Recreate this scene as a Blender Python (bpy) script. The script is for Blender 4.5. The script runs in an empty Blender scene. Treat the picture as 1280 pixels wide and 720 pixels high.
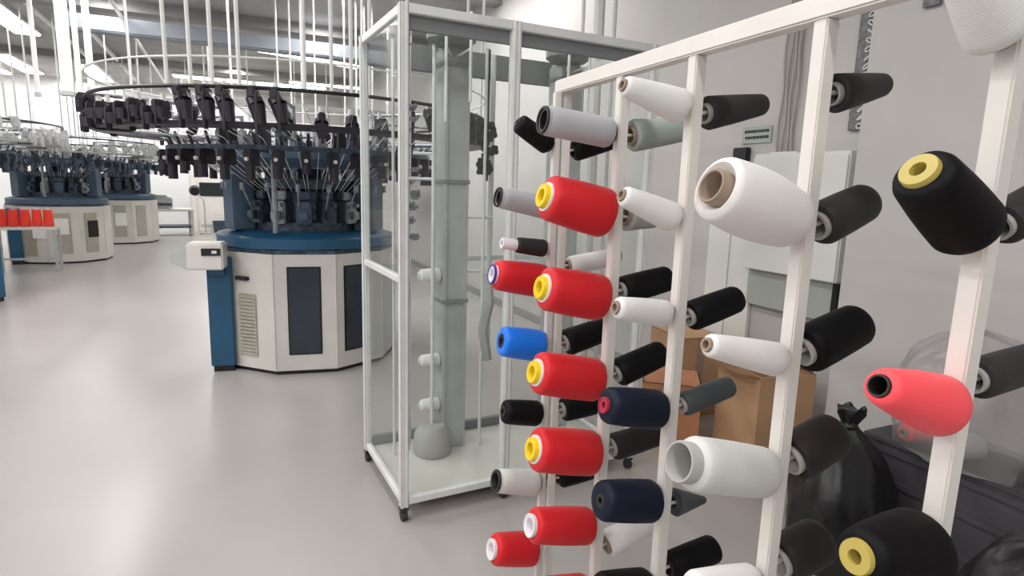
import bpy, bmesh, math, random
from mathutils import Vector, Matrix
random.seed(7)
PI = math.pi
C = bpy.context.scene.collection

# ------------------------------------------------------------------ materials
def lin(c):
    return tuple(((v/255)/12.92 if v/255 <= .04045 else ((v/255+.055)/1.055)**2.4) for v in c) + (1,)

def mat(name, rgb, rough=.5, metal=0, var=.0, scale=8, bump=0, bscale=60, emit=None, spec=.5, rvar=0):
    m = bpy.data.materials.new(name); m.use_nodes = True
    nt = m.node_tree; b = nt.nodes['Principled BSDF']
    b.inputs['Base Color'].default_value = lin(rgb)
    b.inputs['Roughness'].default_value = rough
    b.inputs['Metallic'].default_value = metal
    b.inputs['Specular IOR Level'].default_value = spec
    tc = nt.nodes.new('ShaderNodeTexCoord')
    if var or rvar:
        n = nt.nodes.new('ShaderNodeTexNoise'); n.inputs['Scale'].default_value = scale
        n.inputs['Detail'].default_value = 4
        nt.links.new(tc.outputs['Object'], n.inputs['Vector'])
        if var:
            r = nt.nodes.new('ShaderNodeValToRGB')
            lo = tuple(max(0, v*(1-var)) for v in rgb); hi = tuple(min(255, v*(1+var)) for v in rgb)
            r.color_ramp.elements[0].color = lin(lo); r.color_ramp.elements[1].color = lin(hi)
            r.color_ramp.elements[0].position = .3; r.color_ramp.elements[1].position = .7
            nt.links.new(n.outputs['Fac'], r.inputs['Fac']); nt.links.new(r.outputs['Color'], b.inputs['Base Color'])
        if rvar:
            mr = nt.nodes.new('ShaderNodeMapRange')
            mr.inputs['To Min'].default_value = rough-rvar; mr.inputs['To Max'].default_value = rough+rvar
            nt.links.new(n.outputs['Fac'], mr.inputs['Value']); nt.links.new(mr.outputs['Result'], b.inputs['Roughness'])
    if bump:
        n2 = nt.nodes.new('ShaderNodeTexNoise'); n2.inputs['Scale'].default_value = bscale
        nt.links.new(tc.outputs['Object'], n2.inputs['Vector'])
        bp = nt.nodes.new('ShaderNodeBump'); bp.inputs['Strength'].default_value = bump; bp.inputs['Distance'].default_value = .01
        nt.links.new(n2.outputs['Fac'], bp.inputs['Height']); nt.links.new(bp.outputs['Normal'], b.inputs['Normal'])
    if emit:
        b.inputs['Emission Color'].default_value = lin(rgb); b.inputs['Emission Strength'].default_value = emit
    return m

def yarn_mat(name, rgb, rough=.55, sheen=.08, spec=.35):
    """wound thread: fine crossing helices as bump"""
    m = bpy.data.materials.new(name); m.use_nodes = True
    nt = m.node_tree; b = nt.nodes['Principled BSDF']
    b.inputs['Base Color'].default_value = lin(rgb); b.inputs['Roughness'].default_value = rough
    b.inputs['Specular IOR Level'].default_value = spec
    b.inputs['Sheen Weight'].default_value = sheen
    tc = nt.nodes.new('ShaderNodeTexCoord')
    w = nt.nodes.new('ShaderNodeTexWave'); w.wave_type = 'BANDS'; w.bands_direction = 'Z'
    w.inputs['Scale'].default_value = 70; w.inputs['Distortion'].default_value = 2.5; w.inputs['Detail'].default_value = 1
    nt.links.new(tc.outputs['Object'], w.inputs['Vector'])
    bp = nt.nodes.new('ShaderNodeBump'); bp.inputs['Strength'].default_value = .06; bp.inputs['Distance'].default_value = .004
    nt.links.new(w.outputs['Fac'], bp.inputs['Height']); nt.links.new(bp.outputs['Normal'], b.inputs['Normal'])
    return m

def clear_mat(name, tint, film=.0, rough=.05, ior=1.35):
    """clear sheet: see-through with a glossy coat and a little milky film"""
    m = bpy.data.materials.new(name); m.use_nodes = True
    nt = m.node_tree; nt.nodes.clear()
    out = nt.nodes.new('ShaderNodeOutputMaterial')
    tr = nt.nodes.new('ShaderNodeBsdfTransparent'); tr.inputs['Color'].default_value = lin(tint)
    gl = nt.nodes.new('ShaderNodeBsdfGlossy'); gl.inputs['Roughness'].default_value = rough
    di = nt.nodes.new('ShaderNodeBsdfDiffuse'); di.inputs['Color'].default_value = lin((225, 222, 222))
    lw = nt.nodes.new('ShaderNodeLayerWeight'); lw.inputs['Blend'].default_value = .5
    pw = nt.nodes.new('ShaderNodeMath'); pw.operation = 'POWER'; pw.inputs[1].default_value = 5
    nt.links.new(lw.outputs['Facing'], pw.inputs[0])
    fr = nt.nodes.new('ShaderNodeMath'); fr.operation = 'MULTIPLY_ADD'; fr.inputs[1].default_value = .5*(ior-1)/.35; fr.inputs[2].default_value = .03
    nt.links.new(pw.outputs[0], fr.inputs[0])
    m1 = nt.nodes.new('ShaderNodeMixShader'); m1.inputs['Fac'].default_value = film
    nt.links.new(tr.outputs[0], m1.inputs[1]); nt.links.new(di.outputs[0], m1.inputs[2])
    m2 = nt.nodes.new('ShaderNodeMixShader')
    nt.links.new(fr.outputs[0], m2.inputs['Fac']); nt.links.new(m1.outputs[0], m2.inputs[1]); nt.links.new(gl.outputs[0], m2.inputs[2])
    nt.links.new(m2.outputs[0], out.inputs['Surface'])
    return m

M = dict(
    floor=mat('floor_resin', (167, 162, 159), .30, var=.035, scale=.6, rvar=.06, spec=.5),
    ceil=mat('ceiling_paint', (176, 174, 172), .8, var=.05, scale=1.5),
    beam=mat('beam_paint', (150, 148, 146), .7),
    bluebeam=mat('duct_blue', (128, 134, 142), .5),
    wall=mat('wall_paint', (192, 189, 187), .75, var=.02, scale=2),
    wallback=mat('wall_white', (226, 226, 226), .7),
    glassdark=mat('dark_glass', (38, 46, 46), .15),
    white=mat('white_enamel', (226, 222, 216), .35, var=.02, scale=5),
    whitecab=mat('white_cabinet', (222, 222, 218), .45),
    sage=mat('sage_panel', (166, 172, 166), .6),
    cab=mat('machine_white', (206, 203, 197), .4, var=.03, scale=3),
    tray=mat('vent_beige', (168, 164, 150), .6, var=.1, scale=60),
    smoke=mat('smoked_window', (44, 52, 62), .2, var=.15, scale=3),
    blue=mat('machine_blue', (30, 80, 112), .4, var=.05, scale=4),
    bluegrey=mat('machine_blue_grey', (72, 92, 112), .45, var=.06, scale=4),
    black=mat('black_plastic', (22, 21, 24), .45),
    violet=mat('black_violet', (36, 32, 42), .45, var=.2, scale=30),
    steel=mat('steel', (150, 154, 160), .35, metal=.8, var=.15, scale=20),
    darksteel=mat('dark_steel', (70, 80, 92), .4, metal=.6, var=.3, scale=25),
    alu=mat('aluminium', (222, 223, 222), .4, metal=.1, var=.03),
    alugrey=mat('grey_profile', (178, 180, 179), .5, metal=.1, var=.04),
    headgrey=mat('grey_header', (128, 132, 132), .6), disc=mat('grey_disc', (120, 124, 124), .5, var=.15, scale=30),
    tube=mat('white_tube', (224, 224, 222), .4),
    lamp=mat('lamp', (250, 250, 246), .5, emit=9.0),
    lampcase=mat('lamp_case', (215, 215, 212), .5),
    carton=mat('carton', (182, 144, 110), .8, var=.06, scale=5),
    carton2=mat('carton_orange', (176, 122, 88), .8, var=.06, scale=5),
    cartondark=mat('carton_inside', (92, 68, 50), .9),
    cable=mat('brown_cable', (172, 164, 157), .6),
    greycable=mat('grey_tray', (112, 112, 114), .6, var=.2, scale=40),
    paper=mat('paper', (232, 232, 228), .8),
    sackblack=mat('black_sack', (26, 25, 27), .38, bump=.4, bscale=14),
    crate=mat('dark_crate', (66, 64, 68), .6, var=.1),
    rubber=mat('rubber', (50, 50, 50), .8),
    acrylic=clear_mat('acrylic', (250, 252, 251), film=.015, ior=1.18),
    sack=clear_mat('clear_sack', (232, 230, 230), film=.24, rough=.25),
    sackgrey=clear_mat('grey_sack', (190, 190, 192), film=.25, rough=.3),
    yellow=mat('yellow_plastic', (232, 200, 30), .35),
    yelpale=mat('pale_yellow_plastic', (184, 166, 84), .35),
    kraft=mat('kraft_core', (150, 132, 116), .8),
    kraftgrey=mat('grey_core', (170, 168, 164), .7),
    corewhite=mat('white_core', (225, 220, 226), .5),
    corered=mat('red_core', (170, 40, 60), .5),
    coreblack=mat('black_core', (26, 26, 26), .5),
    coreblue=mat('violet_ring', (70, 60, 150), .5),
    y_red=yarn_mat('yarn_red', (206, 24, 34)),
    y_redorange=yarn_mat('yarn_red_orange', (240, 66, 50)),
    y_coral=yarn_mat('yarn_coral', (255, 84, 92)),
    y_blue=yarn_mat('yarn_blue', (18, 122, 238), rough=.4),
    y_navy=yarn_mat('yarn_navy', (10, 20, 40), sheen=0, spec=.25),
    y_black=yarn_mat('yarn_black', (14, 13, 15), sheen=0, spec=.15),
    y_dark=yarn_mat('yarn_dark_grey', (50, 47, 48), sheen=.03, spec=.2),
    y_brown=yarn_mat('yarn_brown_black', (42, 36, 36), sheen=.03, spec=.2),
    y_green=yarn_mat('yarn_green_grey', (66, 72, 74)),
    y_sage=yarn_mat('yarn_sage', (158, 168, 160)),
    y_grey=yarn_mat('yarn_grey', (174, 174, 178)),
    y_white=yarn_mat('yarn_white', (226, 224, 222)),
    y_cream=yarn_mat('yarn_offwhite', (206, 206, 202)),
)

# ------------------------------------------------------------------ mesh builder
class MB:
    def __init__(s): s.bm = bmesh.new()
    def box(s, x0, x1, y0, y1, z0, z1, bev=0, rz=0, pivot=None):
        vs = [s.bm.verts.new((x, y, z)) for x in (x0, x1) for y in (y0, y1) for z in (z0, z1)]
        fs = [s.bm.faces.new([vs[i] for i in q]) for q in ((0,1,3,2),(4,6,7,5),(0,4,5,1),(2,3,7,6),(0,2,6,4),(1,5,7,3))]
        if bev:
            es = list({e for f in fs for e in f.edges})
            r = bmesh.ops.bevel(s.bm, geom=es, offset=bev, segments=2, affect='EDGES')
            vs = list({v for v in r['verts']} | {v for v in vs if v.is_valid})
        if rz:
            p = Vector(pivot or ((x0+x1)/2, (y0+y1)/2, 0))
            bmesh.ops.rotate(s.bm, verts=vs, cent=p, matrix=Matrix.Rotation(rz, 3, 'Z'))
        return s
    def ring(s, c, ax, r, n, up=None):
        ax = Vector(ax).normalized(); c = Vector(c)
        u = ax.orthogonal().normalized() if up is None else Vector(up)
        v = ax.cross(u)
        return [s.bm.verts.new(c + u*(r*math.cos(2*PI*i/n)) + v*(r*math.sin(2*PI*i/n))) for i in range(n)]
    def cyl(s, a, b, r0, r1=None, n=12, cap=True, rot=0):
        r1 = r0 if r1 is None else r1
        a, b = Vector(a), Vector(b); ax = b-a
        u = ax.orthogonal().normalized()
        if rot or abs(ax.normalized().z) > .999:
            u = Vector((math.cos(rot), math.sin(rot), 0)) if abs(ax.normalized().z) > .999 else u
        A, B = s.ring(a, ax, r0, n, u), s.ring(b, ax, r1, n, u)
        for i in range(n): s.bm.faces.new((A[i], A[(i+1)%n], B[(i+1)%n], B[i]))
        if cap: s.bm.faces.new(A[::-1]); s.bm.faces.new(B)
        return s
    def path(s, pts, r, n=8, closed=False):
        pts = [Vector(p) for p in pts]; N = len(pts); R = []
        up = None
        for i, p in enumerate(pts):
            t = (pts[(i+1) % N]-pts[i-1]) if closed or 0 < i < N-1 else (pts[1]-pts[0] if i == 0 else pts[-1]-pts[-2])
            t.normalize()
            if up is None: up = t.orthogonal().normalized()
            up = (up - t*up.dot(t)).normalized()
            R.append(s.ring(p, t, r, n, up))
        for i in range(N if closed else N-1):
            A, B = R[i], R[(i+1) % N]
            for j in range(n): s.bm.faces.new((A[j], A[(j+1)%n], B[(j+1)%n], B[j]))
        if not closed: s.bm.faces.new(R[0][::-1]); s.bm.faces.new(R[-1])
        return s
    def lathe(s, prof, n=32, closed=True, c=(0,0,0), rot=0):
        c = Vector(c); R = []
        for r, z in prof:
            R.append([s.bm.verts.new(c+Vector((r*math.cos(2*PI*i/n+rot), r*math.sin(2*PI*i/n+rot), z))) for i in range(n)])
        K = len(prof)
        for k in range(K if closed else K-1):
            A, B = R[k], R[(k+1) % K]
            for i in range(n): s.bm.faces.new((A[i], A[(i+1)%n], B[(i+1)%n], B[i]))
        return s
    def build(s, name, m, parent=None, smooth=False, loc=None):
        bmesh.ops.recalc_face_normals(s.bm, faces=s.bm.faces)
        me = bpy.data.meshes.new(name); s.bm.to_mesh(me); s.bm.free()
        if smooth:
            for p in me.polygons: p.use_smooth = True
        me.materials.append(m if not isinstance(m, str) else M[m])
        o = bpy.data.objects.new(name, me); C.objects.link(o)
        if parent: o.parent = parent
        if loc: o.location = loc
        if smooth:
            md = o.modifiers.new('edges', 'EDGE_SPLIT'); md.split_angle = math.radians(40)
        return o

def tag(o, label, cat, group=None):
    o['label'] = label; o['category'] = cat
    if group: o['group'] = group
    return o
def struct(o): o['kind'] = 'structure'; return o
def thing(name, label, cat, loc=(0,0,0), rz=0, group=None):
    o = bpy.data.objects.new(name, None); C.objects.link(o)
    o.empty_display_size = .1
    o.location = loc; o.rotation_euler = (0, 0, rz)
    return tag(o, label, cat, group)
def paint(o, col):
    k = o.name.split('.')[0]
    if k in col: o.material_slots[0].link = 'OBJECT'; o.material_slots[0].material = M[col[k]]
def dup(root, loc, rz, label, skip=(), group=None, col={}):
    r = root.copy(); C.objects.link(r); r.location = loc; r.rotation_euler = (0, 0, rz); r['label'] = label
    if group: r['group'] = group
    for ch in list(root.children):
        if ch.name.split('.')[0] in skip: continue
        c = ch.copy(); C.objects.link(c); c.parent = r; paint(c, col)
        for g in list(ch.children):
            if g.name.split('.')[0] in skip: continue
            d = g.copy(); C.objects.link(d); d.parent = c; paint(d, col)
    return r

# ------------------------------------------------------------------ the hall
HZ = 4.05
struct(MB().box(-10, 3.4, -4, 20.2, -.1, 0).build('floor', 'floor'))
struct(MB().box(-10, 3.4, -4, 20.2, HZ, HZ+.1).build('ceiling', 'ceil'))
struct(MB().box(3.2, 3.4, -4, 20.2, 0, HZ).build('wall_right', 'wall'))
struct(MB().box(-10, 3.2, 20.0, 20.2, 0, HZ).build('wall_back', 'wallback'))
struct(MB().box(-10.2, -10, -4, 20.2, 0, HZ).build('wall_left', 'wallback'))
struct(MB().box(3.05, 3.2, .2, 2.22, 0, HZ).build('trim_1', 'wall'))               # shallow pier on the right wall
struct(MB().box(3.185, 3.2, 2.22, 20, 0, .1).build('baseboard_right', 'beam'))
struct(MB().box(-10, 3.2, 10.6, 10.9, HZ-.16, HZ).build('trim_2', 'beam'))
struct(MB().box(-10, 3.2, 15.6, 15.9, HZ-.14, HZ).build('trim_3', 'beam'))
struct(MB().box(-10, 3.2, 7.4, 7.62, HZ-.2, HZ).build('trim_4', 'beam'))
# white sliding door with its dark strip window, in the back wall
dr = MB().box(-.95, 2.3, 19.93, 20.0, 0, 2.05, .01).build('door_1', 'white'); struct(dr)
MB().box(-.86, .9, 19.915, 19.94, 1.03, 1.42).build('door_window', 'glassdark', dr)
MB().box(-1.08, -.95, 19.9, 20.0, 0, 2.6).build('door_frame', 'white', dr)
MB().box(-.86, 2.2, 19.92, 19.94, .14, .2).build('kick_rail', 'alugrey', dr)

def strip(label, x, y, ang, length, z=HZ, group='long ceiling lights', w=.22):
    t = thing('ceiling_light', label, 'ceiling light', (x, y, z), ang, group)
    MB().box(-length/2, length/2, -w/2, w/2, -.06, 0, .008).build('housing', 'lampcase', t)
    MB().box(-length/2+.03, length/2-.03, -w/2+.025, w/2-.025, -.085, -.055, .01).build('diffuser', 'lamp', t)
    return t
strip('long white ceiling light at the top left corner of the picture', -3.15, 12.2, PI/2, 3.2, w=.42)
strip('long white ceiling light deeper in the hall, below the one in the top left corner', -4.3, 17.4, PI/2, 3.4, w=.4)
strip('small far white ceiling light at the left edge of the picture', -5.05, 18.3, PI/2, 2.6, w=.4)
strip('far white ceiling light just right of the white ceiling ducts', -2.85, 18.2, PI/2, 2.6, w=.45)
strip('longest ceiling light, crossing above the big blue knitting machine', .3, 12.75, math.radians(20), 4.9, w=.34)
strip('far ceiling light low above the back of the big blue machine', .6, 17.3, 0, 3.6, w=.4)
strip('far ceiling light seen through the left panes of the glazed frame', 2.3, 16.5, 0, 1.8, w=.4)

# lamps of the part of the hall over and behind the camera
def area(x, y, sx, sy, e, z=HZ-.06):
    l = bpy.data.lights.new('ceiling_lamp', 'AREA'); l.shape = 'RECTANGLE'; l.size = sx; l.size_y = sy; l.energy = e
    l.color = (1, .985, .97)
    o = bpy.data.objects.new('ceiling_lamp', l); C.objects.link(o); o.location = (x, y, z)
for x, e in ((-5.5, 90), (-2.6, 90)):
    for y in (-2.5, 1.2, 4.9): area(x, y, .25, 2.6, e)
area(.1, -1.5, .25, 2.6, 56); area(.3, 2.0, .25, 2.2, 34); area(.1, 6.2, .25, 2.4, 62); area(2.4, 6.4, .25, 2.4, 55)
for x in (-6.5, -1.5, 1.4): area(x, 9.2, .25, 2.4, 85)
for x in (-5.5, .2): area(x, 15.0, .25, 2.4, 80)
for x in (-7.5, -3.6, -.5): area(x, 18.7, .25, 2.0, 70)

# ------------------------------------------------------------------ ceiling services
def conduit(label, pts, r, m='tube', name='conduit_pipe', cat='pipe'):
    return tag(MB().path(pts, r, 8).build(name, m, smooth=True), label, cat)
conduit('thin white conduit under the ceiling, leftmost of the three slanting ones', [(-2.55, 8.0, HZ-.05), (-2.6, 19.9, HZ-.12)], .035)
conduit('thin white conduit under the ceiling, middle of the three slanting ones', [(-2.05, 7.2, HZ-.05), (-2.1, 19.9, HZ-.1)], .04)
conduit('thin white conduit under the ceiling, nearest the blue knitting machine', [(-1.3, 7.7, HZ-.25), (-1.35, 19.9, HZ-.3)], .025)
tag(MB().box(-1.9, 2.6, 10.2, 10.45, HZ-.55, HZ-.34, .02).build('air_duct', 'bluebeam'), 'blue grey duct under the ceiling above the longest light', 'duct')
for lab, x, y, w, z0 in (('broad white ceiling duct dropping beside the ring of the blue machine', -1.86, 9.70, .12, 2.62),
                         ('slim white drop duct right beside the broad white ceiling duct', -1.72, 9.64, .055, 2.6),
                         ('slim white drop duct standing furthest right of the white ducts', -1.58, 9.58, .07, 2.6),
                         ('thin white drop duct left of the broad white ceiling duct', -2.22, 9.9, .05, 2.6)):
    t = thing('drop_duct', lab, 'duct', (x, y, z0), 0, 'white ducts dropping from the ceiling')
    MB().box(-w/2, w/2, -w/2, w/2, 0, HZ-z0, .006).build('duct_tube', 'tube', t)
    MB().box(-w*.8, w*.8, -w*.8, w*.8, HZ-z0-.03, HZ-z0).build('ceiling_flange', 'alugrey', t)
    MB().box(-w*.65, w*.65, -w*.65, w*.65, -.05, .0).build('nozzle', 'alugrey', t)

def ladder(label, x, y, z, ang, ln, wd):
    t = thing('cable_ladder', label, 'cable ladder', (x, y, z), ang, 'white cable ladders under the ceiling')
    for yy in (-wd/2, wd/2): MB().box(-ln/2, ln/2, yy-.015, yy+.015, -.04, .04, .004).build('rail', 'tube', t)
    for i in range(int(ln/.28)):
        xx = -ln/2+.1+.28*i; MB().box(xx-.015, xx+.015, -wd/2+.015, wd/2-.015, -.015, .01).build('rung', 'tube', t)
    for xx in (-ln/2+.3, 0, ln/2-.3):
        MB().cyl((xx, 0, .0), (xx, 0, HZ-z), .010, n=8).box(xx-.02, xx+.02, -wd/2, wd/2, -.055, -.03).build('hanger', 'tube', t)
    rn = random.Random(int(x*7+y*3))
    for k in range(3):
        yy = -wd/2+.06+k*(wd-.12)/2
        MB().path([(-ln/2+.3*i, yy+rn.uniform(-.02, .02), .03+rn.uniform(0, .012)) for i in range(int(ln/.3)+1)], .018, 6).build('cable', ('cable', 'alugrey', 'greycable')[k], t, True)
ladder('white cable ladder hanging behind the feed tubes of the big blue machine', 1.2, 12.9, 2.98, math.radians(6), 3.6, .55)
ladder('white cable ladder hanging lowest and deepest behind the big blue machine', 1.0, 15.2, 2.80, math.radians(3), 4.2, .6)

# ------------------------------------------------------------------ circular knitting machine
def decagon(r, off=0): return [(r*math.cos(-PI/2+PI/10+off+i*PI/5), r*math.sin(-PI/2+PI/10+off+i*PI/5)) for i in range(10)]
def prism(mb, pts, z0, z1):
    a = [mb.bm.verts.new((x, y, z0)) for x, y in pts]; b = [mb.bm.verts.new((x, y, z1)) for x, y in pts]
    n = len(pts)
    for i in range(n): mb.bm.faces.new((a[i], a[(i+1)%n], b[(i+1)%n], b[i]))
    mb.bm.faces.new(a[::-1]); mb.bm.faces.new(b)
    return mb
RC = .78
AP = RC*math.cos(PI/10)           # apothem
def on_face(k, x0, x1, z0, z1, t=.012, d=0):
    """panel on decagon face k (0 = front, 1 = next to the right ...)"""
    mb = MB().box(x0, x1, -AP-d-t, -AP-d+.004, z0, z1, .004)
    bmesh.ops.rotate(mb.bm, verts=mb.bm.verts, cent=(0,0,0), matrix=Matrix.Rotation(k*PI/5, 3, 'Z'))
    return mb

def make_machine(label, loc, rz):
    t = thing('knitting_machine', label, 'knitting machine', loc, rz, 'circular knitting machines in the hall')
    prism(MB(), decagon(RC), .035, 1.0).build('base_cabinet', 'cab', t)
    prism(MB(), decagon(RC*.97), 0, .04).build('plinth', 'black', t)
    for k, a, b in ((0, -.125, .115), (1, -.15, .09)):
        w = on_face(k, a, b, .18, .89).build('cabinet_window', 'smoke', t)
        on_face(k, a-.012, b+.012, .168, .902, .006).build('window_seal', 'black', w)
    p = on_face(-1, -.115, .065, .14, .66).build('vent_panel', 'tray', t)
    mb = MB()
    for i in range(16): 
        q = on_face(-1, -.1, .05, .17+i*.03, .178+i*.03, .016); 
        me = bpy.data.meshes.new('tmp'); q.bm.to_mesh(me); q.bm.free(); mb.bm.from_mesh(me); bpy.data.meshes.remove(me)
    mb.build('slat', 'alugrey', p)
    on_face(-1, -.12, 0, .775, .805, .035).build('door_handle', 'black', t)
    # seams between the cabinet panels
    mb = MB()
    for x, y in decagon(RC*1.002): mb.cyl((x, y, .05), (x, y, .995), .006, n=6)
    mb.build('corner_trim', 'cab', t)
    # blue bed ring on the cabinet
    prism(MB(), decagon(.775), 1.0, 1.03).build('bed_edge', 'darksteel', t)
    MB().lathe([(.3, 1.03), (.75, 1.03), (.762, 1.04), (.762, 1.12), (.75, 1.13), (.6, 1.17), (.3, 1.17)], 48).build('bed_ring', 'blue', t, True)
    # blue side cupboard and control box on its arm
    MB().box(-.76, -.575, -.56, -.1, .05, .96, .008).build('side_cupboard', 'blue', t)
    MB().box(-.745, -.59, -.54, -.12, 0, .05).build('cupboard_foot', 'black', t)
    cb = MB().box(-.86, -.60, -.74, -.52, .88, 1.09, .012).build('control_box', 'white', t)
    mb = MB()
    a = [mb.bm.verts.new(v) for v in ((-.86, -.73, .885), (-.86, -.53, .885), (-.86, -.53, 1.085), (-.86, -.73, 1.085))]
    b = [mb.bm.verts.new(v) for v in ((-.975, -.70, .93), (-.975, -.56, .93), (-.975, -.56, 1.02), (-.975, -.70, 1.02))]
    for i in range(4): mb.bm.faces.new((a[i], a[(i+1)%4], b[(i+1)%4], b[i]))
    mb.bm.faces.new(a[::-1]); mb.bm.faces.new(b)
    mb.build('box_nose', 'alugrey', cb)
    MB().box(-.75, -.615, -.752, -.735, .995, 1.05).build('display', 'black', cb)
    MB().box(-.675, -.64, -.757, -.75, 1.012, 1.034).build('readout', 'corewhite', cb)
    MB().box(-.74, -.62, -.62, -.5, .82, .89).build('bracket', 'blue', cb)
    # knitting head: cylinder, cam boxes, needle ring
    MB().lathe([(.2, 1.17), (.52, 1.17), (.52, 1.24), (.43, 1.26), (.43, 1.50), (.5, 1.52), (.5, 1.60), (.2, 1.60)], 40).build('needle_cylinder', 'darksteel', t, True)
    for i in range(18):
        a = 2*PI*i/18; mb = MB().box(-.06, .06, -.60, -.42, 1.235, 1.42, .012)
        mb.box(-.035, .035, -.66, -.58, 1.27, 1.34, .008)
        mb.box(-.05, .05, -.55, -.42, 1.43, 1.50, .01)
        mb.cyl((.03, -.60, 1.39), (.03, -.64, 1.39), .018, n=8)
        bmesh.ops.rotate(mb.bm, verts=mb.bm.verts, cent=(0,0,0), matrix=Matrix.Rotation(a, 3, 'Z'))
        c = mb.build('cam_box', ('bluegrey', 'darksteel', 'steel')[i % 3], t)
        mb = MB().cyl((-.035, -.605, 1.36), (-.035, -.69, 1.52), .008, n=6).cyl((-.035, -.69, 1.50), (-.035, -.69, 1.56), .02, n=8)
        bmesh.ops.rotate(mb.bm, verts=mb.bm.verts, cent=(0,0,0), matrix=Matrix.Rotation(a, 3, 'Z'))
        mb.build('yarn_carrier', 'steel', c)
    # frame columns and top ring
    for a in (-2.62, -.52, PI/2):
        mb = MB().box(.52, .70, -.11, .11, 1.17, 1.80, .012)
        bmesh.ops.rotate(mb.bm, verts=mb.bm.verts, cent=(0,0,0), matrix=Matrix.Rotation(a, 3, 'Z'))
        mb.build('frame_column', 'bluegrey', t)
    MB().cyl((-.21, -.70, 1.17), (-.21, -.70, 1.80), .022, n=12).build('support_pole', 'steel', t, True)
    MB().lathe([(.25, 1.70), (.66, 1.70), (.78, 1.76), (.78, 1.84), (.25, 1.84)], 48).build('top_ring', 'bluegrey', t, True)
    # lower guide ring with its eyelet holders
    mb = MB().lathe([(1.02, 1.80), (1.10, 1.80), (1.10, 1.835), (1.02, 1.835)], 64)
    for i in range(6):
        a = PI*i/3+.2; mb.cyl((.7*math.cos(a), .7*math.sin(a), 1.81), (1.05*math.cos(a), 1.05*math.sin(a), 1.815), .02, n=8)
    mb.build('guide_ring', 'darksteel', t, True)
    for i in range(36):
        a = 2*PI*i/36+.05
        hh = random.uniform(-.05, .03); mb = MB().box(1.02, 1.16, -.035, .035, 1.70+hh*.4, 1.80, .01).cyl((1.12, 0, 1.62+hh), (1.12, 0, 1.70+hh*.3), .035, n=10)
        mb.cyl((1.06, .02, 1.83), (1.10, .02, 1.93), .012, n=6)
        bmesh.ops.rotate(mb.bm, verts=mb.bm.verts, cent=(0,0,0), matrix=Matrix.Rotation(a, 3, 'Z'))
        g = mb.build('stop_motion', 'violet', t)
        mb = MB().cyl((1.165, 0, 1.73), (1.185, 0, 1.73), .014, n=8)
        bmesh.ops.rotate(mb.bm, verts=mb.bm.verts, cent=(0,0,0), matrix=Matrix.Rotation(a, 3, 'Z'))
        mb.build('signal_lamp', 'tube', g)
    # big feeder ring carried by arms on three posts
    RR = 1.6
    ring = [(RR*math.cos(2*PI*i/72), RR*math.sin(2*PI*i/72), 2.16) for i in range(72)]
    MB().path(ring, .013, 8, True).build('feeder_ring', 'black', t, True)
    MB().lathe([(1.33, 1.925), (1.58, 1.925), (1.59, 1.95), (1.33, 1.95)], 72).build('drive_ring', 'violet', t, True)
    for i in range(6):
        a = PI*i/3+.45; c, q = math.cos(a), math.sin(a); mb = MB()
        mb.cyl((.7*c, .7*q, 1.84), (.7*c, .7*q, 2.16), .018, n=8).cyl((.7*c, .7*q, 2.15), (RR*c, RR*q, 2.16), .013, n=8)
        mb.cyl((.7*c, .7*q, 1.9), ((RR-.03)*c, (RR-.03)*q, 1.91), .016, n=8)
        mb.build('ring_arm', 'steel', t, True)
    # yarn feeders: tall ones hang at the front left, flat ones beside them, more on the inner ring and at the back
    rnd = random.Random(4)
    def feeder(d, R0, zt, h, lean=0):
        a = math.radians(d); mb = MB()
        mb.box(R0-.06, R0+.06, -.026, .026, zt-.06, zt+.005, .010)
        mb.cyl((R0, 0, zt-.05), (R0+.02, lean*.5, zt-.10*h/.28), .048, .052, n=14).cyl((R0+.02, lean*.5, zt-.10*h/.28), (R0+.03, lean, zt-.8*h), .052, .034, n=14)
        mb.box(R0+.03, R0+.07, -.010+lean*.6, .010+lean*.6, zt-h, zt-.03, .004)
        bmesh.ops.rotate(mb.bm, verts=mb.bm.verts, cent=(0,0,0), matrix=Matrix.Rotation(a, 3, 'Z'))
        fd = mb.build('yarn_feeder', 'violet', t)
        mb = MB().cyl((R0-.02, 0, zt), (R0-.02, 0, zt+.05), .02, .013, n=10).box(R0-.075, R0-.055, -.016, .016, zt-.05, zt-.01)
        bmesh.ops.rotate(mb.bm, verts=mb.bm.verts, cent=(0,0,0), matrix=Matrix.Rotation(a, 3, 'Z'))
        mb.build('tension_knob', 'tube', fd)
    for d in (-114, -109, -104, -99, -94): feeder(d+rnd.uniform(-1, 1), RR, 2.15, .27+rnd.uniform(-.02, .02), .05)
    for d in (-180, -172, -165): feeder(d, RR, 2.19, .14)
    for d in (-158, -153, -148, -143, -138, -133, -129, -125, -121): feeder(d+rnd.uniform(-1, 1), RR-.02, 2.07+rnd.uniform(-.04, .02), .15, .03)
    for d in (-170, -160, -150, -140, -130, -120): feeder(d+rnd.uniform(-2, 2), RR-.20, 2.05+rnd.uniform(-.04, .02), .13, .03)
    for d in (-94, -81, -69, -55): feeder(d, 1.06, 2.08, .22)
    for d in (-62, -54, -46, -37, -28, -19, -10, 0, 11, 24): feeder(d+rnd.uniform(-2, 2), RR, 2.15+rnd.uniform(-.03, .02), .22+rnd.uniform(-.05, .04))
    for d in range(38, 176, 11): feeder(d+rnd.uniform(-3, 3), RR, 2.14+rnd.uniform(-.03, .02), .18+rnd.uniform(-.05, .05))
    # inner table of guides over the top ring
    for i in range(28):
        a = 2*PI*i/28; r = .66; h = .05+.045*(i % 4)
        MB().box(-.03, .03, -r-.07, -r+.07, 1.842, 1.84+h, .006, rz=a, pivot=(0, 0, 0)).build('guide_block', ('darksteel', 'steel', 'black')[i % 3], t)
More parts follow.
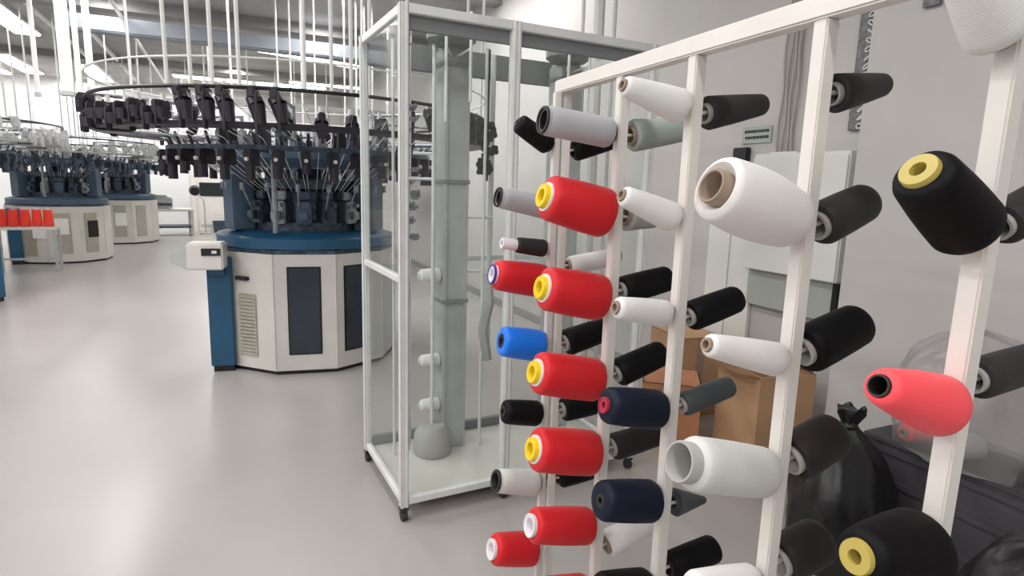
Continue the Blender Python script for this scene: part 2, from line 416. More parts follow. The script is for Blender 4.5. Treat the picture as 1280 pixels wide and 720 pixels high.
    # yarns running from the ring to the head
    mb = MB()
    for i in range(70):
        a = 2*PI*i/70+random.uniform(-.03, .03); r0 = RR-.02; r1 = 1.06; r2 = .52
        mb.path([(r0*math.cos(a), r0*math.sin(a), 2.08), (r1*math.cos(a+.1), r1*math.sin(a+.1), 1.88), (r2*math.cos(a+.15), r2*math.sin(a+.15), 1.50)], .0028, 4)
    y = mb.build('yarn', 'tube', t); y['kind'] = 'stuff'
    # white feed tubes from the ring up to the ceiling
    for d in (-118, -112, -107, -101, -87, -81, -76.5, -72, -62, -38, 0, 70, 120, 160):
        a = math.radians(d)
        MB().cyl((RR*math.cos(a), RR*math.sin(a), 2.17), ((RR+.02)*math.cos(a), (RR+.02)*math.sin(a), HZ-.29 if d > 0 else HZ), .0125, n=8).build('feed_tube', 'tube', t, True)
    # thin hoop tying the feed tubes
    MB().path([(RR*math.cos(2*PI*i/64), RR*math.sin(2*PI*i/64), 2.34) for i in range(64)], .007, 6, True).build('tube_hoop', 'tube', t, True)
    return t

MX, MY = .62, 5.80
main = make_machine('big blue and white circular knitting machine beside the glazed frame', (MX, MY, 0), math.radians(-9))
SK = ('signal_lamp', 'readout', 'yarn_carrier', 'window_seal', 'box_nose', 'control_box')
far = []
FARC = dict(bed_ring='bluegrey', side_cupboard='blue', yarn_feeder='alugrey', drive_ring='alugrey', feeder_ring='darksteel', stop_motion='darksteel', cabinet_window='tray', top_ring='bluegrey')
m2 = dup(main, (-2.9, 13.6, 0), math.radians(14), 'far knitting machine with two white notices behind the row of red cones', SK, col=FARC)
m3 = dup(main, (-2.45, 17.0, 0), math.radians(8), 'farthest visible knitting machine with a notice, right behind the one with red cones', SK, col=FARC)
m4 = dup(main, (-3.53, 9.44, 0), math.radians(133), 'knitting machine cut off by the left picture edge, only its blue side showing', SK+('feed_tube', 'control_box', 'tube_hoop'), col=FARC)
dup(main, (1.25, 10.4, 0), math.radians(5), 'knitting machine mostly hidden, in the row directly behind the big blue one', SK, col=FARC)
# notices taped to the far cabinets
def on_far(m, k, x0, x1, z0, z1, name, mt):
    on_face(k, x0, x1, z0, z1, .02).build(name, mt, m)
on_far(m2, -1, .02, .24, .45, .72, 'notice_sheet', 'paper'); on_far(m2, 1, -.1, .1, .45, .75, 'black_panel', 'black')
on_far(m2, 0, -.12, .08, .52, .80, 'notice_sheet', 'paper')
on_far(m3, 0, -.1, .12, .42, .72, 'notice_sheet', 'paper')

# table with five red cones in front of the far machine
t = thing('trolley_table', 'white table carrying a row of red cones at the far left', 'table', (-3.02, 12.0, 0), 0)
MB().box(-.42, .42, -.16, .16, .68, .72, .005).build('tabletop', 'white', t)
for x in (-.39, .39):
    for y in (-.13, .13): MB().box(x-.02, x+.02, y-.02, y+.02, 0, .68).build('leg', 'alugrey', t)
MB().box(-.38, .38, -.14, -.12, .2, .23).build('stretcher', 'alugrey', t)

# bench with equipment by the back wall
t = thing('work_bench', 'far grey bench with dark shelves by the white back wall', 'bench', (-1.75, 18.6, 0), math.radians(8))
MB().box(-.75, .75, -.4, .4, .66, .72, .01).build('benchtop', 'cab', t)
MB().box(-.72, .72, -.38, .38, .22, .27).build('shelf', 'darksteel', t)
for x in (-.7, .7):
    for y in (-.35, .35): MB().box(x-.03, x+.03, y-.03, y+.03, 0, .66).build('leg', 'alugrey', t)
t = thing('bench_machine', 'grey machine with dark top lying on the far bench', 'machine', (-1.9, 18.6, .72), math.radians(8))
MB().box(-.5, .42, -.26, .26, 0, .30, .03).build('body', 'alugrey', t)
MB().box(-.5, .30, -.25, .25, .30, .36, .01).build('lid', 'sage', t)
MB().box(-.05, .4, -.28, -.262, .08, .15).build('slot', 'darksteel', t)
t = thing('bent_arm_lamp', 'small dark lamp on a bent arm beside the far bench', 'lamp', (-.72, 19.0, 0))
MB().cyl((0, 0, 0), (0, 0, .03), .16, n=20).build('base', 'alugrey', t)
MB().path([(0, 0, .03), (0, 0, .75), (-.02, 0, .95), (-.12, 0, 1.08), (-.22, 0, 1.14)], .02).build('arm', 'alugrey', t, True)
MB().cyl((-.22, .06, 1.2), (-.22, -.06, 1.18), .15, .11, n=18).build('lamp_head', 'black', t, True)
t = thing('storage_bin', 'low dark bin on the floor right of the far bench', 'bin', (-.35, 19.5, 0))
mb = MB(); mb.lathe([(.24, 0), (.28, .34), (.26, .34), (.22, .02)], 4, True, rot=PI/4); mb.box(-.16, .16, -.16, .16, 0, .02); mb.build('bin_body', 'darksteel', t)
MB().box(-.22, .22, -.22, .22, .34, .37, .01).build('lid', 'alugrey', t)

# ------------------------------------------------------------------ glazed frame (enclosed creel)
EA = math.radians(2.5); EW, ED, EH = 1.34, .69, 2.335
t = thing('glazed_frame', 'tall aluminium frame with clear panes between the rack and the blue machine', 'enclosure', (.68, 2.61, 0), EA)
px = (0, .53, EW)
def profile(x, y, z0, z1, w=.034):
    mb = MB().box(x-w/2, x+w/2, y-w/2, y+w/2, z0, z1, .003)
    for dx, dy in ((1, 0), (-1, 0), (0, 1), (0, -1)):       # raised lips beside the slot of the extrusion
        for q in (-.011, .011):
            cx, cy = x+dx*w/2+(q if dy else 0), y+dy*w/2+(q if dx else 0)
            mb.box(cx-.003, cx+.003, cy-.003, cy+.003, z0, z1)
    return mb
for x in px:
    for y in (0, ED):
        p = profile(x, y, .07, EH, .042 if x else .034).build('post', 'alu', t)
        MB().cyl((x-.014, y, .026), (x+.014, y, .026), .026, n=16).box(x-.02, x+.02, y-.02, y+.02, .055, .07).build('caster', 'rubber', p, True)
for z, h in ((EH-.02, .04), (.10, .035)):
    MB().box(.017, EW-.017, -.017, .017, z-h/2, z+h/2, .003).build('front_rail', 'alu', t)
    for x in (0, EW): MB().box(x-.015, x+.015, .017, ED-.017, z-h/2, z+h/2, .003).build('side_rail', 'alu', t)
MB().box(.017, EW-.017, .012, .03, EH-.10, EH-.04, .002).build('front_header', 'headgrey', t)
MB().box(.017, EW-.017, ED-.02, ED+.017, .06, .15, .003).build('rear_rail', 'headgrey', t)
MB().box(.017, EW-.017, ED-.02, ED+.017, EH-.14, EH-.005, .003).build('rear_header', 'headgrey', t)
MB().box(-.015, .015, .017, ED-.017, 1.15, 1.18, .003).build('middle_rail', 'alu', t)
MB().box(.53, EW, ED-.012, ED+.012, 1.15, 1.18, .003).build('middle_rail', 'alu', t)
for i in (0, 1):
    MB().box(px[i]+.02, px[i+1]-.02, -.003, .003, .118, EH-.105).build('clear_pane', 'acrylic', t)
MB().box(-.003, .003, .02, ED-.02, .118, 1.15).build('clear_pane', 'acrylic', t)
MB().box(-.003, .003, .02, ED-.02, 1.18, EH-.04).build('clear_pane', 'acrylic', t)
MB().box(.02, EW-.02, .035, ED-.03, .085, .10).build('floor_tray', 'cab', t)
# two towers with round heads inside
def tower(x, y, w):
    c = MB().box(x-w/2, x+w/2, y-w/2, y+w/2, .10, 2.30, .006).box(x-w/2-.008, x-w/2+.01, y-w/2-.01, y+w/2, .10, 2.28).box(x+w/2-.01, x+w/2+.008, y-w/2-.01, y+w/2, .10, 2.28).build('tower', 'alugrey', t)
    MB().lathe([(.001, 2.29), (.10, 2.29), (.125, 2.31), (.125, 2.385), (.10, 2.40), (.001, 2.40)], 28, False, (x-.05, y-.1, 0)).build('round_head', 'disc', c, True)
    mb = MB()
    for z in (.95, 1.6, 2.2): mb.box(x-w/2-.014, x+w/2+.014, y-w/2-.014, y+w/2+.002, z, z+.02)
    mb.build('clamp_band', 'headgrey', c)
    MB().cyl((x-.13, y-.24, 1.9), (x-.13, y-.24, 2.40), .008, n=8).cyl((x-.01, y-.26, 2.0), (x-.01, y-.26, 2.42), .008, n=8).cyl((x-.13, y-.24, 2.25), (x-.03, y-.05, 2.25), .006, n=6).cyl((x-.01, y-.26, 2.25), (x, y-.05, 2.25), .006, n=6).build('guide_rod', 'tube', c, True)
    return c
tower(.43, .52, .125); tower(1.14, .54, .125)
for x, y, z0, z1, r in ((.30, .45, .10, 2.3, .010), (.22, .60, .10, 2.3, .008), (.58, .42, .10, 2.3, .009), (.68, .55, .6, 2.3, .016), (.10, .5, .10, 2.3, .008), (.86, .6, .10, 2.3, .012)):
    MB().cyl((x, y, z0), (x, y, z1), r, n=10).build('glass_tube', 'alu', t, True)
for x, z, l in ((.50, 1.42, .16), (.16, 1.62, .14), (.2, 1.75, .12), (.5, 1.12, .12)):
    MB().cyl((x, .48, z), (x+l, .48, z), .008, n=8).build('cross_rod', 'tube', t, True)
mb = MB(); mb.cyl((.60, .44, 1.62), (.60, .44, 2.30), .010, n=8)
for i in range(34):
    a = random.uniform(0, 6.28); zz = random.uniform(1.66, 1.92); q = random.uniform(.01, .05)
    cx, cy = .60+q*math.cos(a), .44+q*math.sin(a)*.6
    mb.box(cx-.018, cx+.018, cy-.012, cy+.012, zz-.014, zz+.014, .005, rz=a)
mb.build('sensor_block', 'black', t)
mb = MB(); mb.cyl((.19, .53, .10), (.19, .53, 2.30), .007, n=8)
for i in range(22):
    zz = random.uniform(1.2, 2.0); cx = .19+random.uniform(-.03, .04)
    mb.box(cx-.02, cx+.02, .515, .545, zz-.012, zz+.012, .006).cyl((cx+.01, .515, zz), (cx+.012, .49, zz+.01), .008, n=8)
mb.build('tension_unit', 'steel', t)
MB().path([(.60, .40, 1.12), (.61, .39, .95), (.58, .4, .8), (.62, .42, .62)], .03, 8).build('dust_sleeve', 'violet', t, True).data.materials[0] = M['alugrey']
# small white cones on pegs of the left tower (each a thing of its own)
base_in = Matrix.Translation((.68, 2.61, 0)) @ Matrix.Rotation(EA, 4, 'Z')

def cone_meshes(key, L, rt, rb, kt, kh, ext, bulge, recess):
    """yarn body + core, axis +Z from base (0) to tip (L)"""
    ck, cb = rt*kt, min(rb*.66, max(rt*kt*1.25, rb*.6))
    e = min(.012, rt*.35)
    prof = []
    prof.append((cb*.995, .004))
    prof.append((rb-e, .002)); prof.append((rb-e*.3, e*.35)); prof.append((rb, e))
    for i in range(1, 8):
        f = i/8; r = rb+(rt-rb)*f + bulge*math.sin(PI*f)*rb
        prof.append((r, e+(L-2*e)*f))
    prof.append((rt, L-e)); prof.append((rt-e*.3, L-e*.35)); prof.append((rt-e, L))
    prof.append((ck*1.0, L-recess))
    yb = MB().lathe(prof, 36)
    kin = ck*kh; hb = cb*.78
    zb = min(.05, L*.3)
    pc = [(cb*.99, -.006), (cb*.99, .003), (ck*.985, L+ext-.003), (ck*.94, L+ext), (kin, L+ext), (kin*.96, L+ext-.003),
          (kin*.9, max(L*.55, L-.06)), (max(.0075, kin*.55), max(L*.5, L-.07)), (max(.0075, kin*.55), zb), (hb*.9, zb-.004), (hb, -.006)]
    cbm = MB().lathe(pc, 28)
    return yb, cbm

def cone(label, pos, axis, L, rt, rb, ym, cm, kt=.55, kh=.55, ext=.008, bulge=.02, recess=.0, group='yarn cones on the white rack', sub=None):
    t = thing('yarn_cone', label, 'yarn cone', pos, 0, group)
    t.rotation_euler = Vector(axis).to_track_quat('Z', 'Y').to_euler()
    yb, cb = cone_meshes('', L, rt, rb, kt, kh, ext, bulge, recess)
    yb.build('yarn', ym, t, True); c = cb.build('core', cm, t, True)
    if sub == 'collar':   # white collar where the core leaves the yarn
        ck = rt*kt
        MB().lathe([(ck*.97, L-.006), (ck*1.22, L-.006), (ck*1.20, L+.005), (ck*.97, L+.005)], 28).build('collar', 'corewhite', c, True)
    elif sub:   # coloured ring at the core's mouth
        ck = rt*kt
        MB().lathe([(ck*.90, L+ext-.006), (ck*1.04, L+ext-.006), (ck*1.04, L+ext+.002), (ck*.90, L+ext+.002)], 28).build('core_rim', sub, c, True)
    return t
for z, l, rr, lab in ((1.10, .085, .042, 'small white cone inside the glazed frame, upper one left of the tower'),
                      (.62, .08, .04, 'small white cone inside the glazed frame, middle one left of the tower'),
                      (.36, .08, .04, 'small white cone inside the glazed frame, lowest one left of the tower')):
    p = base_in @ Vector((.43-.0625-.010, .50, z)); ax = base_in.to_3x3() @ Vector((-1, 0, .06))
    cone(lab, p, ax, l+.03, rr*.8, rr, 'y_white', 'corewhite', group='small white cones inside the glazed frame')
    MB().cyl((.43-.0625, .50, z), (.43-.0625-.07, .50, z+.006), .006, n=8).build('peg', 'steel', t)
tag(MB().lathe([(.001, 0), (.09, 0), (.105, .02), (.10, .12), (.07, .17), (.001, .175)], 24, False).build('yarn_bundle', 'kraftgrey', smooth=True, loc=base_in @ Vector((.30, .44, .1))), 'rounded beige bundle on the tray inside the glazed frame', 'bundle')

# pipes rising from the rear right of the frame
conduit('broad white pipe rising to the ceiling behind the glazed frame', [(2.35, 3.75, .0), (2.35, 3.75, HZ)], .04)
conduit('thin white pipe left of the broad one behind the glazed frame', [(2.24, 3.78, .0), (2.24, 3.78, HZ)], .014)
conduit('thin white pipe right of the broad one behind the glazed frame', [(2.47, 3.74, .0), (2.47, 3.74, HZ)], .016)
conduit('black cable bowing over the header of the glazed frame', [base_in @ Vector(v) for v in ((1.20, .69, 2.345), (1.21, .72, 2.50), (1.28, .76, 2.54), (1.40, .85, 2.50), (1.50, 1.0, 2.43), (1.545, 1.145, 2.40))], .007, 'black', 'cable', 'cable')

# ------------------------------------------------------------------ right wall fittings
def wall_cables():
    t = thing('cable_run', 'pale brown wavy cables running down the wall behind the rack post', 'cable', (3.18, 2.81, 1.86))
    for k in range(4):
        pts = [(-.006, .055-.035*k + .008*math.sin(i*.9+k*2), i*.07) for i in range(32)]
        MB().path(pts, .009, 6).build('cable', 'cable', t, True)
    MB().box(-.012, .02, -.1, .1, -.02, 0).build('end_clip', 'white', t)
wall_cables()
t = thing('cable_tray', 'grey vertical cable tray with a twisted chain pattern, top of right wall', 'cable tray', (3.2, 2.33, 1.96))
MB().box(-.03, 0, -.055, .055, 0, HZ-1.96, .003).build('channel', 'greycable', t)
mb = MB()
for i in range(46):
    mb.path([(-.036, -.02+.018*math.cos(q*PI/3+i), i*.045+.02+.014*math.sin(q*PI/3)) for q in range(6)], .005, 5, True)
mb.build('chain', 'tube', t)
tag(MB().box(3.025, 3.05, 1.88, 1.96, 2.49, HZ, .003).build('cable_cover', 'greycable'), 'short grey cover strip at the picture top, right of the grey cable tray', 'cover')
t = thing('wall_sign', 'small pale sign with dark lines of text on the right wall', 'sign', (3.2, 3.06, 1.98))
MB().box(-.012, 0, -.125, .125, -.055, .055, .002).build('plate', 'sage', t)
for z, a, b in ((.022, -.105, .1), (-.018, -.105, .105)):
    y = a; mb = MB()
    while y < b-.01:
        w = random.uniform(.012, .03); mb.box(-.014, -.011, y, min(b, y+w), z-.008, z+.010); y += w+.005
    mb.build('lettering', 'black', t)
tag(MB().box(3.16, 3.2, 3.10, 3.23, 1.765, 1.90, .006).build('wall_switch_box', 'black'), 'small black box on the right wall under the sign', 'switch box')
t = thing('wall_cabinet', 'white wall cabinet behind the nearest rack posts', 'cabinet', (3.2, 2.63, 1.10))
MB().box(-.10, 0, -.34, .34, 0, .745, .006).build('body', 'whitecab', t)
d = MB().box(-.112, -.10, -.335, .335, .005, .72, .003).build('door', 'whitecab', t)
MB().box(-.125, -.11, -.31, -.29, .32, .42, .003).build('handle', 'alugrey', d)
t = thing('wall_panel', 'grey green panel with black side strip under the white wall cabinet', 'panel', (3.2, 2.63, .86))
MB().box(-.06, 0, -.34, .34, 0, .24, .004).build('panel_body', 'sage', t)
MB().box(-.075, -.055, -.345, -.305, -.15, .235, .003).build('side_strip', 'black', t)
t = thing('white_panel', 'tall flat white panel on the right wall between sign and cabinet', 'panel', (3.197, 3.0, .0))
MB().box(-.03, 0, -.03, .40, 0, 1.74, .004).build('board', 'whitecab', t); MB().box(-.034, -.03, .18, .186, .02, 1.72).build('seam', 'alugrey', t)

# cartons on the floor by the wall
def carton(label, x, y, rz, w, d, h, m, open_=True):
    t = thing('carton', label, 'box', (x, y, 0), rz, 'cardboard boxes by the right wall')
    mb = MB(); th = .006
    mb.box(-w/2, w/2, -d/2, -d/2+th, 0, h).box(-w/2, w/2, d/2-th, d/2, 0, h).box(-w/2, -w/2+th, -d/2+th, d/2-th, 0, h).box(w/2-th, w/2, -d/2+th, d/2-th, 0, h).box(-w/2, w/2, -d/2, d/2, 0, th)
    if not open_: mb.box(-w/2, w/2, -d/2, d/2, h-th, h)
    mb.build('carton_body', m, t)
    if open_:
        for sx, a in ((-1, 2.95), (1, PI-.35-PI/2)):
            f = MB(); vs = [f.bm.verts.new(v) for v in ((sx*w/2, -d/2, h), (sx*w/2, d/2, h), (sx*(w/2+w*.42*abs(math.cos(a))*(1 if sx < 0 else -1)), d/2, h+w*.42*math.sin(a)*(1 if sx < 0 else .25)), (sx*(w/2+w*.42*abs(math.cos(a))*(1 if sx < 0 else -1)), -d/2, h+w*.42*math.sin(a)*(1 if sx < 0 else .25)))]
            f.bm.faces.new(vs); r = bmesh.ops.solidify(f.bm, geom=f.bm.faces[:], thickness=.005)
            f.build('flap', m, t)
    MB().box(-.03, .03, -d/2-.001, -d/2+.001, h*.35, h).build('tape', 'kraft', t)
    return t
carton('orange brown cardboard box below the dark grey cone, in front of the taller cartons', 2.56, 2.98, math.radians(-38), .36, .36, .40, 'carton2', False)
carton('tall tan cardboard box under the slim white cone, next to the black strip', 2.86, 2.50, math.radians(-12), .36, .42, .58, 'carton')
carton('brown cardboard box standing at the back by the rack upright', 2.99, 3.36, math.radians(-8), .34, .40, .58, 'carton', False)
# ------------------------------------------------------------------ sacks and crate on the floor at the right
def blob(label, x, y, z, sx, sy, h, m, name, cat, seed, neck=True, group=None, tie=True, parent=None, twist=.10):
    rnd = random.Random(seed); ph = [rnd.uniform(0, 6.28) for _ in range(6)]
    n, K = 40, 22; prof = []
    mb = MB(); R = []
    for k in range(K+1):
        f = k/K
        if neck:
            r = (1-.25*max(0, .25-f)*4*.5) * (1 if f < .45 else max(.10, 1-((f-.45)/.45)**1.6*.92)) if f < .9 else .10+.18*(f-.9)/.1
        else:
            r = math.sqrt(max(.0004, 1-(max(0, f-.35)/.65)**2.4)) * (.86+.14*min(1, f/.2))
        ring = []
        for i in range(n):
            a = 2*PI*i/n
            w = 1 + twist*math.sin(3*a+ph[0]+f*3) * (.4+f) + .05*math.sin(7*a+ph[1]-f*5) + .03*math.sin(13*a+ph[2]+f*9)
            ring.append(mb.bm.verts.new((sx*r*w*math.cos(a), sy*r*w*math.sin(a), max(0.0, h*f + .015*math.sin(5*a+ph[3])*f))))
        R.append(ring)
    for k in range(K):
        for i in range(n): mb.bm.faces.new((R[k][i], R[k][(i+1)%n], R[k+1][(i+1)%n], R[k+1][i]))
    mb.bm.faces.new(R[0][::-1]); mb.bm.faces.new(R[-1])
    t = thing(name, label, cat, (x, y, z), 0, group)
    mb.build('bag', m, t, True)
    if neck and tie:
        MB().lathe([(sx*.14, h*.88), (sx*.17, h*.90), (sx*.14, h*.92)], 16, True).build('tie', 'coreblack', t, True)
    return t
blob('black bin sack slumped on the floor between the last two rack posts', 2.36, 1.60, 0, .22, .19, .70, 'sackblack', 'bin_sack', 'sack', 3)
t = thing('storage_crate', 'dark grey crate under the clear plastic sack', 'crate', (2.88, 1.36, 0), 0)
mb = MB(); th = .015
W2, D2, H2 = .24, .34, .50
mb.box(-W2, W2, -D2, D2, 0, .03).box(-W2, -W2+th, -D2, D2, .03, H2).box(W2-th, W2, -D2, D2, .03, H2).box(-W2+th, W2-th, -D2, -D2+th, .03, H2).box(-W2+th, W2-th, D2-th, D2, .03, H2)
for z in (.15, .32, .46): mb.box(-W2-.012, W2+.012, -D2-.012, -D2, z, z+.025).box(-W2-.012, -W2, -D2, D2, z, z+.025)
mb.build('crate_body', 'crate', t); MB().box(-W2-.01, W2+.01, -D2-.01, D2+.01, H2, H2+.02, .004).build('crate_lid', 'crate', t)
blob('big clear plastic sack with a pink cone inside, on the dark crate', 2.78, 1.36, .52, .23, .32, .54, 'sack', 'clear_sack', 'sack', 5, neck=False)
for lab, dx, dy, r, ym in (('coral pink cone lying inside the clear plastic sack', -.07, .16, .055, 'y_coral'),
                           ('pale cone lying inside the clear plastic sack, beside the pink one', -.08, -.02, .055, 'y_grey')):
    cone(lab, (2.79+dx+.06, 1.36+dy-.02, .525+r+.004), (-1, .1, .02), .17, r*.7, r, ym, 'kraft', group='cones inside the clear sack')
blob('dark sack on the floor at the right picture edge', 2.10, .78, 0, .26, .22, .62, 'sackblack', 'bin_sack', 'sack', 11, neck=False)

# ------------------------------------------------------------------ the cone rack
POST = dict(F=(.916, .13), E=(.928, .475), A=(.938, .768), B=(.95, 1.10), C=(.962, 1.397), D=(.975, 1.744))
dv = Vector((.975-.928, 1.744-.475, 0)).normalized(); outL = Vector((-dv.y, dv.x, 0)); RZ = math.atan2(-dv.x, dv.y)
RT = 1.935
rack = thing('cone_rack', 'white steel rack of uprights with pegs holding yarn cones on both sides', 'rack', (POST['D'][0], POST['D'][1], 0), RZ)
def loc(v): return Matrix.Rotation(-RZ, 3, 'Z') @ (Vector(v)-Vector((POST['D'][0], POST['D'][1], 0)))
for k, (x, y) in POST.items():
    v = loc((x, y, 0))
    if k == 'D':
        for dx in (-.022, .016): MB().box(v.x+dx-.011, v.x+dx+.011, v.y-.011, v.y+.011, .06, RT-.04, .002).build('post', 'white', rack)
    else:
        MB().box(v.x-.015, v.x+.015, v.y-.015, v.y+.015, .06, RT-.04, .003).build('post', 'white', rack)
v0, v1 = loc((*POST['F'], 0)), loc((*POST['D'], 0))
MB().box(v0.x-.02, v0.x+.02, v0.y-.2, v1.y+.03, RT-.04, RT, .004).build('top_rail', 'white', rack)
MB().box(v0.x-.02, v0.x+.02, v0.y-.2, v1.y+.03, .02, .06, .004).build('bottom_rail', 'white', rack)
for v in (v0, v1): MB().box(v.x-.36, v.x-.02, v.y-.02, v.y+.02, 0, .04, .004).box(v.x+.02, v.x+.36, v.y-.02, v.y+.02, 0, .04, .004).build('foot', 'white', rack)
# kind: yarn, core, core/tip ratio, hole ratio, core stick-out, bulge, recess, rim
K = {
 'red':    ('y_red', 'yellow', .54, .55, .018, .03, .0, 'collar'),
 'redw':   ('y_red', 'corewhite', .62, .66, .010, .03, .0, 'corewhite'),
 'redv':   ('y_red', 'corewhite', .62, .6, .012, .03, .0, 'coreblue'),
 'black':  ('y_black', 'coreblack', .5, .5, .004, .02, .0, None),
 'blackg': ('y_black', 'kraftgrey', .5, .6, .004, .02, .0, None),
 'grey':   ('y_grey', 'coreblack', .96, .80, .006, .0, .0, None),
 'white':  ('y_white', 'kraft', .62, .6, .006, .03, .0, None),
 'whiteb': ('y_cream', 'coreblack', .96, .72, .008, .0, .0, None),
 'big':    ('y_white', 'kraft', .54, .82, .010, .14, .016, None),
 'bigg':   ('y_cream', 'kraftgrey', .78, .86, .026, .03, .006, None),
 'navy':   ('y_navy', 'corered', .42, .45, .006, .03, .0, 'corered'),
 'navyc':  ('y_navy', 'coreblack', .4, .4, .0, .03, .0, None),
 'blue':   ('y_blue', 'coreblack', .5, .5, .0, .03, .0, None),
 'yel':    ('y_black', 'yelpale', .62, .42, .008, .03, .0, None),
 'coral':  ('y_coral', 'coreblack', .62, .78, .004, .05, .0, None),
 'sage':   ('y_sage', 'kraft', .6, .6, .004, .02, .0, None),
 'dark':   ('y_dark', 'kraftgrey', .6, .6, .004, .02, .0, None),
 'brown':  ('y_brown', 'kraftgrey', .6, .6, .004, .02, .0, None),
 'green':  ('y_green', 'kraftgrey', .6, .6, .004, .02, .0, None),
 'tubeb':  ('kraftgrey', 'kraft', .7, .7, .002, .0, .0, None),
 'tubed':  ('y_green', 'y_green', .7, .7, .002, .0, .0, None),
 'longw':  ('y_dark', 'corewhite', .72, .5, .05, .0, .0, None),
}
CONES = [  # post, side, z, length, tilt, tip radius, base radius, kind, label
 ('D','L',1.725,.138,30,.031,.034,'black','steeply tilted black cone at the top far end of the rack'),
 ('D','L',1.531,.180,10,.034,.039,'grey','grey cone with black end left of the topmost red cone'),
 ('D','L',1.397,.115, 7,.026,.029,'longw','small dark cone with long pale tip, far rack end, above the violet-rimmed red cone'),
 ('D','L',1.287,.186, 9,.049,.056,'redv','red cone with white and violet core end, above the blue cone'),
 ('D','L',1.064,.160,11,.050,.054,'blue','bright blue cone at the far rack end, the only blue one'),
 ('D','L', .823,.143,10,.041,.044,'black','black cone at the far rack end under the blue cone'),
 ('D','L', .566,.161,12,.041,.048,'whiteb','off-white cone with black end low at the far rack end'),
 ('D','L', .309,.168,12,.055,.060,'redw','lowest left red cone with white core rim, at the far rack end'),
 ('C','L',1.745,.208, 6,.038,.040,'grey','grey cone with black rings at both ends, top row of the rack'),
 ('C','L',1.529,.195,13,.060,.068,'red','topmost red cone with yellow core on the rack'),
 ('C','L',1.294,.190,11,.060,.065,'red','second red cone from the top in the column of yellow cores'),
 ('C','L',1.053,.203,12,.059,.062,'red','third red cone from the top in the column of yellow cores'),
 ('C','L', .829,.200,12,.062,.066,'red','fourth and lowest red cone with a yellow core, above the off-white cone'),
 ('C','L', .596,.200,12,.051,.055,'redw','red cone with white core rim, left of the lower navy cone'),
 ('C','L', .361,.206,10,.060,.066,'redw','red cone of which only the upper edge shows at the picture bottom'),
 ('B','L',1.781,.166,12,.022,.038,'white','white cone highest on the rack, just under the top rail'),
 ('B','L',1.534,.158,19,.023,.034,'white','slim white cone between the topmost red cone and the big white cone'),
 ('B','L',1.311,.150, 9,.026,.032,'white','slim white cone right of the second red cone'),
 ('B','L',1.073,.165,11,.043,.048,'navy','navy cone with red core rim, upper of the two navy cones'),
 ('B','L', .834,.165,11,.048,.052,'navyc','navy cone without a core showing, lower of the two navy cones'),
 ('B','L', .589,.150,11,.049,.053,'black','black cone cut by the picture bottom below the lower navy cone'),
 ('A','L',1.550,.195,17,.056,.053,'big','big bulging white cone with brown core near the picture centre right'),
 ('A','L',1.293,.178,14,.021,.032,'white','slim white cone in front of the cardboard boxes'),
 ('A','L',1.068,.198,15,.049,.048,'bigg','large off-white cone with wide open grey core under the slim white cone'),
 ('A','L', .833,.165,10,.033,.038,'white','white cone at the picture bottom below the large off-white cone'),
 ('E','L',1.800,.130,40,.029,.039,'white','large blurred white cone cut by the top right picture corner'),
 ('E','L',1.555,.143,32,.039,.046,'yel','black cone with pale yellow core at the right picture edge, upper of two'),
 ('E','L',1.308,.150,18,.026,.044,'coral','bright coral cone with dark open core at the right, on the nearest post'),
 ('E','L',1.085,.140, 9,.040,.061,'yel','black cone with pale yellow core in the bottom right, lower of two'),
 ('D','R',1.713,.186,17,.030,.034,'black','black cone mostly hidden behind the grey cone with two rings'),
 ('D','R',1.336,.205, 9,.029,.032,'white','white cone behind the top of the second red cone with yellow core'),
 ('D','R',1.067,.176,14,.042,.047,'blackg','black cone between the blue cone and the slim white cone'),
 ('D','R', .826,.148, 4,.040,.042,'blackg','black cone right of the far end post, below the third yellow-cored red cone'),
 ('D','R', .570,.154, 4,.034,.038,'black','black cone hidden behind the lowest red cone with yellow core'),
 ('C','R',1.742,.201, 8,.030,.044,'sage','sage grey cone under the white cone at the top of the rack'),
 ('C','R',1.525,.111,-10,.015,.040,'tubeb','nearly empty grey cone tube with brown mouth right of the topmost red cone'),
 ('C','R',1.312,.171,11,.038,.041,'blackg','black cone right above the slim white cone in the third row'),
 ('C','R',1.065,.176,18,.039,.042,'blackg','black cone right of the third yellow-cored red cone'),
 ('C','R', .837,.183, 8,.037,.041,'brown','dark brown black cone below the upper navy cone'),
 ('C','R', .520,.172,15,.036,.042,'white','pale cone showing below the lower navy cone'),
 ('B','R',1.772,.180,11,.025,.038,'dark','dark cone at the top of the rack right of the highest white cone'),
 ('B','R',1.299,.160,15,.034,.037,'blackg','black cone with grey base mouth above the slim white cone by the boxes'),
 ('B','R',1.077,.162,13,.027,.030,'green','slim green grey cone in front of the orange brown box'),
 ('B','R', .821,.106,-7,.010,.035,'tubed','dark tapered cone tube between the lower navy and the large off-white cone'),
 ('B','R', .638,.158, 8,.037,.037,'black','black cone at the picture bottom left of the white cone'),
 ('A','R',1.774,.139,12,.021,.034,'dark','dark grey cone on the wall side at the top, over the grey cable tray'),
 ('A','R',1.541,.138,21,.037,.041,'dark','dark grey cone on the wall side, right of the big bulging white cone'),
 ('A','R',1.303,.158,18,.042,.046,'blackg','large black cone with grey base mouth under the wall panel'),
 ('A','R',1.085,.129,19,.045,.047,'brown','dark cone right of the large off-white cone, on the wall side'),
 ('A','R', .864,.123,13,.047,.047,'brown','brown black cone at the picture bottom, wall side, left of the yellow core'),
 ('E','R',1.562,.159,22,.028,.031,'dark','dark cone cut by the right picture edge behind the upper yellow-cored one'),
 ('E','R',1.342,.180, 6,.028,.030,'dark','dark cone cut by the right picture edge behind the coral cone'),
]
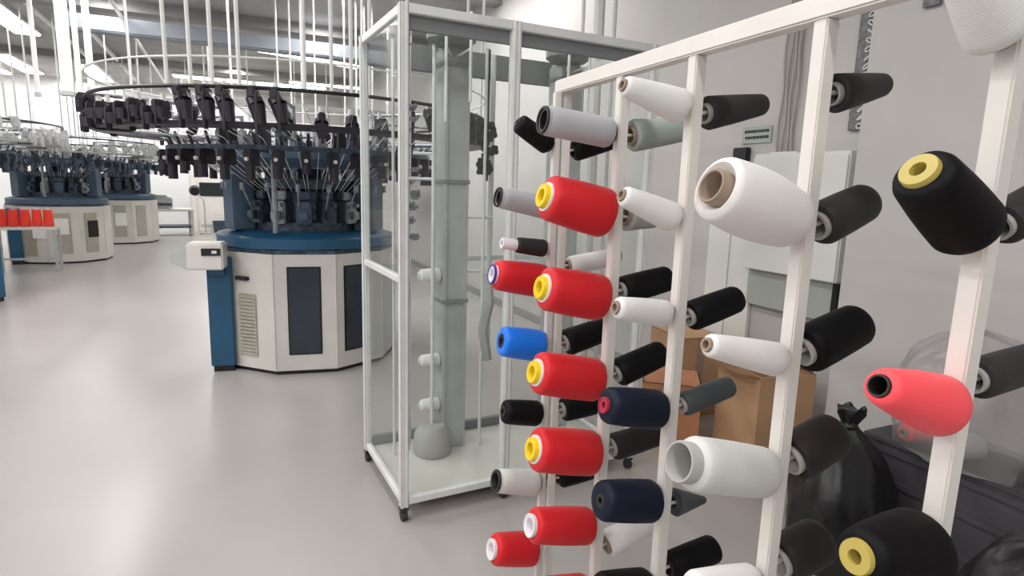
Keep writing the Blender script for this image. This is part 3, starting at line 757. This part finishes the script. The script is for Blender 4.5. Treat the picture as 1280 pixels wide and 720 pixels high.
for pk, sd, z, L, tilt, rt, rb, kd, lab in CONES:
    x, y = POST[pk]; o = outL if sd == 'L' else -outL
    d0 = .024 if sd == 'L' else .026
    if pk == 'D': d0 += .012
    a = math.radians(tilt); ax = o*math.cos(a)+Vector((0, 0, math.sin(a)))
    root = Vector((x, y, z)) + o*d0
    ym, cm, kt, kh, ext, bul, rec, rim = K[kd]
    cone(lab, root + ax*.008, ax, L-.008, rt, rb, ym, cm, kt, kh, ext, bul, rec, sub=rim)
    s = Vector((x, y, z)) + o*.012
    MB().cyl(loc(s - ax*.006), loc(root + ax*L*.62), .0045, n=10).build('peg', 'white', rack, True)

# red cones on the far table: built once, then copied
first = cone('leftmost red cone standing on the far white table', (0, 0, 0), (0, 0, 1), .27, .06, .072, 'y_redorange', 'corewhite', group='red cones on the far table')
A20 = 0
nm = ['leftmost red cone standing on the far white table', 'second red cone from the left on the far white table', 'middle red cone of five on the far white table', 'second red cone from the right on the far white table', 'rightmost red cone standing on the far white table']
for i in range(5):
    u = -.30+.15*i
    p = (-3.02+u*math.cos(A20), 12.0+u*math.sin(A20), .727)
    if i == 0: first.location = p
    else: dup(first, p, 0, nm[i])

# ------------------------------------------------------------------ camera and world
f = 750.; yaw = math.radians(25); p = math.radians(9.7); rho = math.radians(1.7)
F = Vector((math.sin(yaw)*math.cos(p), math.cos(yaw)*math.cos(p), -math.sin(p)))
R0 = Vector((math.cos(yaw), -math.sin(yaw), 0)); U0 = R0.cross(F)
R = R0*math.cos(rho)+U0*math.sin(rho); U = U0*math.cos(rho)-R0*math.sin(rho)
cam = bpy.data.cameras.new('camera'); cam.sensor_width = 36; cam.lens = 36*f/1280; cam.clip_start = .02
co = bpy.data.objects.new('camera', cam); C.objects.link(co)
co.matrix_world = Matrix(((R.x, U.x, -F.x, 0), (R.y, U.y, -F.y, 0), (R.z, U.z, -F.z, 1.6), (0, 0, 0, 1)))
sc = bpy.context.scene; sc.camera = co
w = bpy.data.worlds.new('world'); sc.world = w; w.use_nodes = True
bg = w.node_tree.nodes['Background']; bg.inputs['Color'].default_value = (.95, .97, 1, 1); bg.inputs['Strength'].default_value = .25
sc.view_settings.view_transform = 'Standard'; sc.view_settings.look = 'None'
sc.view_settings.gamma = 1; sc.view_settings.use_curve_mapping = False; sc.view_settings.exposure = .07
